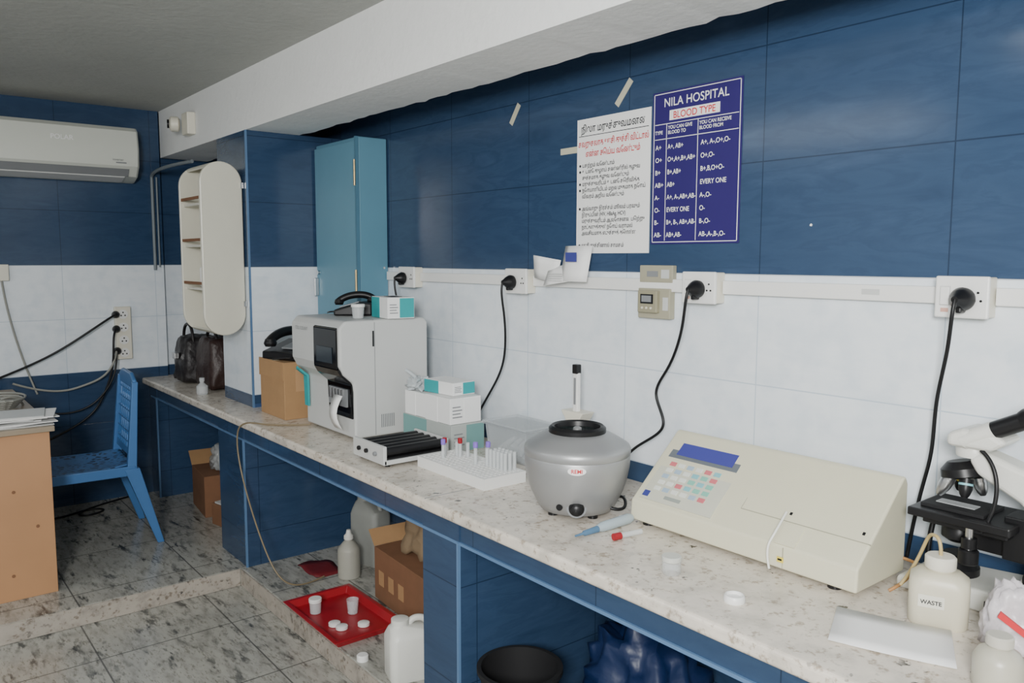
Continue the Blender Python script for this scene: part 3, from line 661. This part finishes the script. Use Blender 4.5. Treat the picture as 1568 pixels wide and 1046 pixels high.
cyl(q,'stage_control_shaft',(-.02,-.075,.085+SZ),.008,.08,STEEL,seg=16); cyl(q,'stage_control_knob',(-.02,-.075,.075+SZ),.020,.034,BLK,seg=24,ch=.003); cyl(q,'stage_control_knob_2',(-.02,-.075,.112+SZ),.015,.024,BLK,seg=24)
box(q,'stage_arm',.03,.09,-.037,.037,.12,.22,BLK,bev=.003)
lathe(q,'nosepiece',[(.02,0),(.046,.008),(.044,.026),(.028,.042)],(-.065,0,.278),BLK,36,axis=(-.25,0,1))
for k in range(4):
    a=math.pi/2*k+.5; dx,dy=math.cos(a),math.sin(a)
    bx=-.065+.026*dx; by=.026*dy
    ax_=Vector((dx*.35-.1,dy*.35,-1)).normalized()
    h_=.045+.006*(k%3)
    lathe(q,'objective',[(.014,0),(.014,h_*.55),(.010,h_*.85),(.006,h_)],(bx,by,.284),BLK if k%2 else STEEL,20,axis=ax_)
    lathe(q,'objective_ring',[(.0145,h_*.25),(.0145,h_*.36)],(bx,by,.284),[STEEL,YEL,STEEL,KC][k],20,axis=ax_)
lathe(q,'head_mount',[(.034,0),(.036,.02),(.030,.03)],(-.05,0,.335),WM,32)
prism(q,'head_prism',[(-.09,.360),(.0,.360),(.03,.385),(.0,.405),(-.06,.405),(-.09,.390)],'Y',-.05,.05,WM,bev=.012,seg=3)
for s in (-1,1):
    a=Vector((-.06,s*.032,.375)); dv=Vector((.80,0,.46)).normalized()
    rod(q,'eyepiece_tube',a,a+dv*.07,.021,WM)
    rod(q,'eyepiece_sleeve',a+dv*.065,a+dv*.135,.020,BLK)
    lathe(q,'eyepiece',[(.022,0),(.025,.01),(.025,.03),(.028,.034),(.022,.044)],a+dv*.13,BLK,24,axis=dv)
for s in (-1,1):
    lathe(q,'coarse_knob',[(.032,0),(.032,.024),(.028,.028)],(.11,s*.035,.095),BLK,32,axis=(0,s,0))
    lathe(q,'fine_knob',[(.019,.028),(.019,.048),(.015,.052)],(.11,s*.035,.095),BLK,28,axis=(0,s,0))
box(q,'power_switch',.02,.05,-.087,-.084,.012,.032,BLK,bev=.002)
tube(q,'eyepiece_strap',[(-.02,-.04,.36),(.03,-.055,.33),(.03,-.06,.24),(.0,-.07,.18)],.0045,BLK)
tube(q,'lamp_cord',[(-.155,.05,.02),(-.16,.06,.08),(-.155,.07,.14),(-.15,.095,.2),(-.14,.10,.26),(-.12,.09,.29)],.006,BLK)
# ------------------------------------------------------------------ waste bottle etc
q=root('waste_reagent_bottle',(-.757,1.835,CT),rad(22.4))
bm=bmesh.new()
def rrect(w_,d_,r,z,n=5):
    L=[]
    for cx,cy,a0 in ((w_/2-r,d_/2-r,0),(-w_/2+r,d_/2-r,90),(-w_/2+r,-d_/2+r,180),(w_/2-r,-d_/2+r,270)):
        for i in range(n+1):
            a=rad(a0+90*i/n); L.append(bm.verts.new((cx+r*math.cos(a),cy+r*math.sin(a),z)))
    return L
rings=[rrect(.112,.085,.02,0),rrect(.120,.092,.025,.006),rrect(.122,.094,.025,.088),rrect(.118,.090,.03,.104),rrect(.088,.075,.03,.117),rrect(.054,.054,.026,.121),rrect(.052,.052,.0255,.131)]
for a,b in zip(rings,rings[1:]):
    for k in range(len(a)): bm.faces.new((a[k],a[(k+1)%len(a)],b[(k+1)%len(a)],b[k]))
bm.faces.new(rings[0][::-1]);bm.faces.new(rings[-1]); fin(bm,'bottle',q,M('bottle_cream',(.60,.56,.43),.4),smooth=True)
lathe(q,'cap',[(.031,.125),(.032,.127),(.032,.149),(.028,.153)],(0,0,0),M('cap_cream',(.70,.67,.57),.4),36)
box(q,'label',-.040,.012,-.0485,-.046,.046,.074,M('label_cream',(.70,.68,.58),.6)); txt(q,'label_text','WASTE',-.014,-.0495,.054,.013,INK,'CENTER',bold=.0003)
tube(q,'waste_tube',[(.0,0,.145),(.0,0,.19),(-.02,.02,.195),(-.03,.05,.175),(-.05,.06,.1),(-.08,.05,.05)],.004,M('tube_yellow',(.45,.34,.15),.4))
q=root('crumpled_packet',(-.60,1.82,CT),rad(20)); soft(q,'bag',(0,0,0),(.13,.11,.14),M('packet_white',(.58,.54,.56),.35,bump=.6,bscale=25),seed=4,amp=.3,top=.6)
prism(q,'red_stripe',[(-.03,.085),(.045,.035),(.05,.045),(-.025,.097)],'Y',-.0585,-.050,REDI)
q=root('reagent_bottle',(-.56,1.635,CT)); lathe(q,'body',[(.040,0),(.044,.004),(.044,.055),(.036,.07),(.020,.080),(.020,.086)],(0,0,0),M('bottle_translucent',(.46,.44,.36),.35),40)
lathe(q,'cap',[(.024,.084),(.024,.100),(.021,.103)],(0,0,0),M('cap_grey',(.52,.50,.43),.4),32)
q=root('paper_sheet',(-.78,1.66,CT+.001))
grid(q,'sheet',[[tuple(Vector((-.075,-.115,0)).lerp(Vector((-.15,.055,0)),i/4).lerp(Vector((.15,-.03,0)).lerp(Vector((.07,.135,0)),i/4),j/4)+Vector((0,0,.002+.004*((i-2)**2+(j-2)**2)/8))) for j in range(5)] for i in range(5)],PAP,th=.0006)
# ------------------------------------------------------------------ under counter : bay 1
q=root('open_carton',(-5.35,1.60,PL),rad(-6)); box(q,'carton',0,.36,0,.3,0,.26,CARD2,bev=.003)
prism(q,'flap',[(-.0,.255),(-.10,.33),(-.10,.334),(.0,.26)],'Y',0,.3,CARD)
q=root('supply_carton',(-4.90,1.95,PL)); box(q,'carton',0,.3,0,.2,0,.60,CARD,bev=.003); box(q,'tape_strip',.12,.17,-.002,.0,.0,.60,TAPE)
q=root('bag_of_bottles',(-5.12,1.74,PL+.264)); soft(q,'bag',(0,0,0),(.2,.18,.15),M('polybag',(.5,.52,.52),.25,alpha=.6),seed=8,amp=.3)
for k in range(4): rod(q,'vial',(-.06+.03*k,-.06,.04+.02*k),(.02+.02*k,.05,.08),.018,WHT,seg=14)
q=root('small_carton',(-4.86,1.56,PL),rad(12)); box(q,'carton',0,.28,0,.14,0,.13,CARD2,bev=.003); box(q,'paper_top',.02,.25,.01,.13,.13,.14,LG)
# ------------------------------------------------------------------ under counter : bay 2
TX0,TY0=-3.43,1.425
q=root('red_tray',(TX0,TY0,PL)); tray(q,.50,.31,.032,RED,fl=.014)
for i,(x,y,lid) in enumerate([(.13,.08,'jar'),(.24,.21,'cup'),(.38,.19,'lid'),(.30,.09,'lid'),(.35,.10,'lid')]):
    if lid=='jar':
        r=root('specimen_jar',(TX0+x,TY0+y,PL+.008)); lathe(r,'jar',[(.024,0),(.027,.05)],(0,0,0),CLR2,24); cyl(r,'lid',(0,0,.05),.029,.018,WHT,seg=28,ch=.002)
    elif lid=='cup':
        r=root('specimen_cup',(TX0+x,TY0+y,PL+.008)); lathe(r,'cup',[(.0,0),(.022,.001),(.028,.065),(.026,.065),(.021,.004),(.0,.004)],(0,0,0),CLR,24)
    else:
        r=root('jar_lid',(TX0+x,TY0+y,PL+.008)); lathe(r,'lid',[(.026,0),(.026,.012),(.023,.014),(.0,.014)],(0,0,0),WHT,28)
q=root('wash_bottle',(-3.60,1.83,PL))
lathe(q,'body',[(.052,0),(.057,.005),(.057,.14),(.052,.155),(.027,.185),(.020,.19),(.020,.20)],(0,0,0),M('wash_body',(.36,.35,.30),.5),36); lathe(q,'cap',[(.024,.198),(.024,.215),(.014,.225),(.010,.245)],(0,0,0),HDPE,24)
def jerry(name,loc,w_,d_,h_,mat,rz=0):
    q=root(name,loc,rz); bm_=bmesh.new()
    def rr(w,d,r,z,ox=0,n=5):
        L=[]
        for cx,cy,a0 in ((w/2-r,d/2-r,0),(-w/2+r,d/2-r,90),(-w/2+r,-d/2+r,180),(w/2-r,-d/2+r,270)):
            for i in range(n+1):
                a=rad(a0+90*i/n); L.append(bm_.verts.new((ox+cx+r*math.cos(a),cy+r*math.sin(a),z)))
        return L
    r=[rr(w_*.93,d_*.93,.02,0),rr(w_,d_,.03,.012),rr(w_,d_,.03,h_*.70),rr(w_*.94,d_*.9,.035,h_*.78),rr(w_*.6,d_*.6,.03,h_*.86,-w_*.15),rr(w_*.34,w_*.34,.025,h_*.89,-w_*.22),rr(w_*.30,w_*.30,.022,h_*.93,-w_*.22)]
    for a,b in zip(r,r[1:]):
        for k in range(len(a)): bm_.faces.new((a[k],a[(k+1)%len(a)],b[(k+1)%len(a)],b[k]))
    bm_.faces.new(r[0][::-1]);bm_.faces.new(r[-1]); fin(bm_,'can',q,mat,smooth=True)
    lathe(q,'cap',[(w_*.18,h_*.91),(w_*.18,h_*.99),(w_*.15,h_)],(-w_*.22,0,0),mat,24)
    tube(q,'handle',[(-w_*.05,0,h_*.82),(-w_*.02,0,h_*.95),(w_*.15,0,h_*.98),(w_*.36,0,h_*.92),(w_*.40,0,h_*.70)],.013,mat)
    return q
jerry('plastic_jerrycan',(-3.72,2.02,PL),.20,.13,.37,HDPED,rad(15))
jerry('plastic_jerrycan',(-2.575,1.565,PL),.19,.13,.235,HDPE,rad(75))
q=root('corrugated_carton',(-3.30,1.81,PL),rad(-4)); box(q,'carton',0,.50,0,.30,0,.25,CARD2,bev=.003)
for k in range(3): box(q,'print_mark',.05+.1*k,.1+.1*k,-.002,0,.08,.15,CARD)
prism(q,'open_flap',[(0,.25),(-.06,.31),(-.06,.315),(0,.256)],'Y',.0,.28,CARD)
q=root('paper_sack',(-3.04,1.97,PL+.254)); soft(q,'sack',(0,0,0),(.30,.22,.24),M('sack_brown',(.24,.17,.10),.8,bump=.5,bscale=20),seed=6,amp=.3,top=.7)
q=root('red_cloth',(-3.84,1.78,PL)); grid(q,'cloth',[[(-.05+.22*i/5,-.10+.16*j/5,.006+.008*math.sin(i*1.7+j)) for j in range(6)] for i in range(6)],M('red_dark',(.14,.01,.015),.6),th=.004)
q=root('loose_bottle_cap',(-2.79,1.47,PL)); lathe(q,'cap',[(.024,0),(.024,.02),(.02,.024)],(0,0,0),WHT,28)
q=root('drain_tube',(0,0,0)); HT=M('hose_tan',(.22,.17,.10),.4)
tube(q,'hose',[(-3.78,1.46,CT+.006),(-3.92,1.42,CT+.006),(-4.0,1.41,CT-.06),(-3.95,1.42,CT-.3),(-3.7,1.44,.25),(-3.62,1.5,PL+.008),(-3.62,1.62,PL+.008),(-3.66,1.72,PL+.01)],.004,HT)
tube(q,'hose_2',[(-3.78,1.46,CT+.006),(-3.70,1.50,CT+.006),(-3.64,1.58,CT+.006),(-3.60,1.64,CT+.01)],.004,HT)
# ------------------------------------------------------------------ under counter : bay 3
q=root('waste_bin',(-1.95,1.60,PL)); lathe(q,'bin',[(.10,0),(.132,.26),(.142,.265),(.142,.28),(.128,.28),(.098,.01),(0,.01)],(0,0,0),BLKM,48)
q=root('blue_plastic_bag',(-1.68,1.90,PL)); soft(q,'bag',(0,0,0),(.40,.34,.42),BAGB,seed=3,amp=.35,top=.75)
# ------------------------------------------------------------------ camera
cd=D.cameras.new('camera'); cam=D.objects.new('camera',cd); COL.objects.link(cam); SC.camera=cam
cd.sensor_width=36; cd.lens=1258.4/1600*36; cd.clip_start=.02
yaw,pit,rol=rad(51.2735),rad(5.8539),rad(.1259)
f=Vector((-math.sin(yaw)*math.cos(pit),math.cos(yaw)*math.cos(pit),-math.sin(pit))); r=Vector((math.cos(yaw),math.sin(yaw),0)); u=r.cross(f)
r2=math.cos(rol)*r+math.sin(rol)*u; u2=-math.sin(rol)*r+math.cos(rol)*u
Mx=Matrix((r2,u2,-f)).transposed().to_4x4(); Mx.translation=Vector((0,0,1.7)); cam.matrix_world=Mx
# ------------------------------------------------------------------ lights
def area(name,loc,target,sx,sy,pw,col=(1,1,1)):
    l=D.lights.new(name,'AREA'); l.shape='RECTANGLE'; l.size=sx; l.size_y=sy; l.energy=pw; l.color=col
    o=D.objects.new(name,l); o.location=loc; d=Vector(target)-Vector(loc); o.rotation_euler=d.to_track_quat('-Z','Y').to_euler(); COL.objects.link(o); return o
area('ceiling_panel_light',(-3.4,-1.3,CE-.02),(-3.4,-1.3,0),1.8,1.0,29,(.95,.98,1))
area('ceiling_panel_light',(-.9,.3,CE-.02),(-.9,.3,0),1.1,.35,13,(.95,.98,1))
area('studio_softbox',(.75,-1.0,2.2),(-2.1,2.0,1.35),.7,.7,178,(1,.998,.985))
w_=D.worlds.new('World'); SC.world=w_; w_.use_nodes=True; w_.node_tree.nodes['Background'].inputs[0].default_value=(.5,.55,.6,1); w_.node_tree.nodes['Background'].inputs[1].default_value=.3
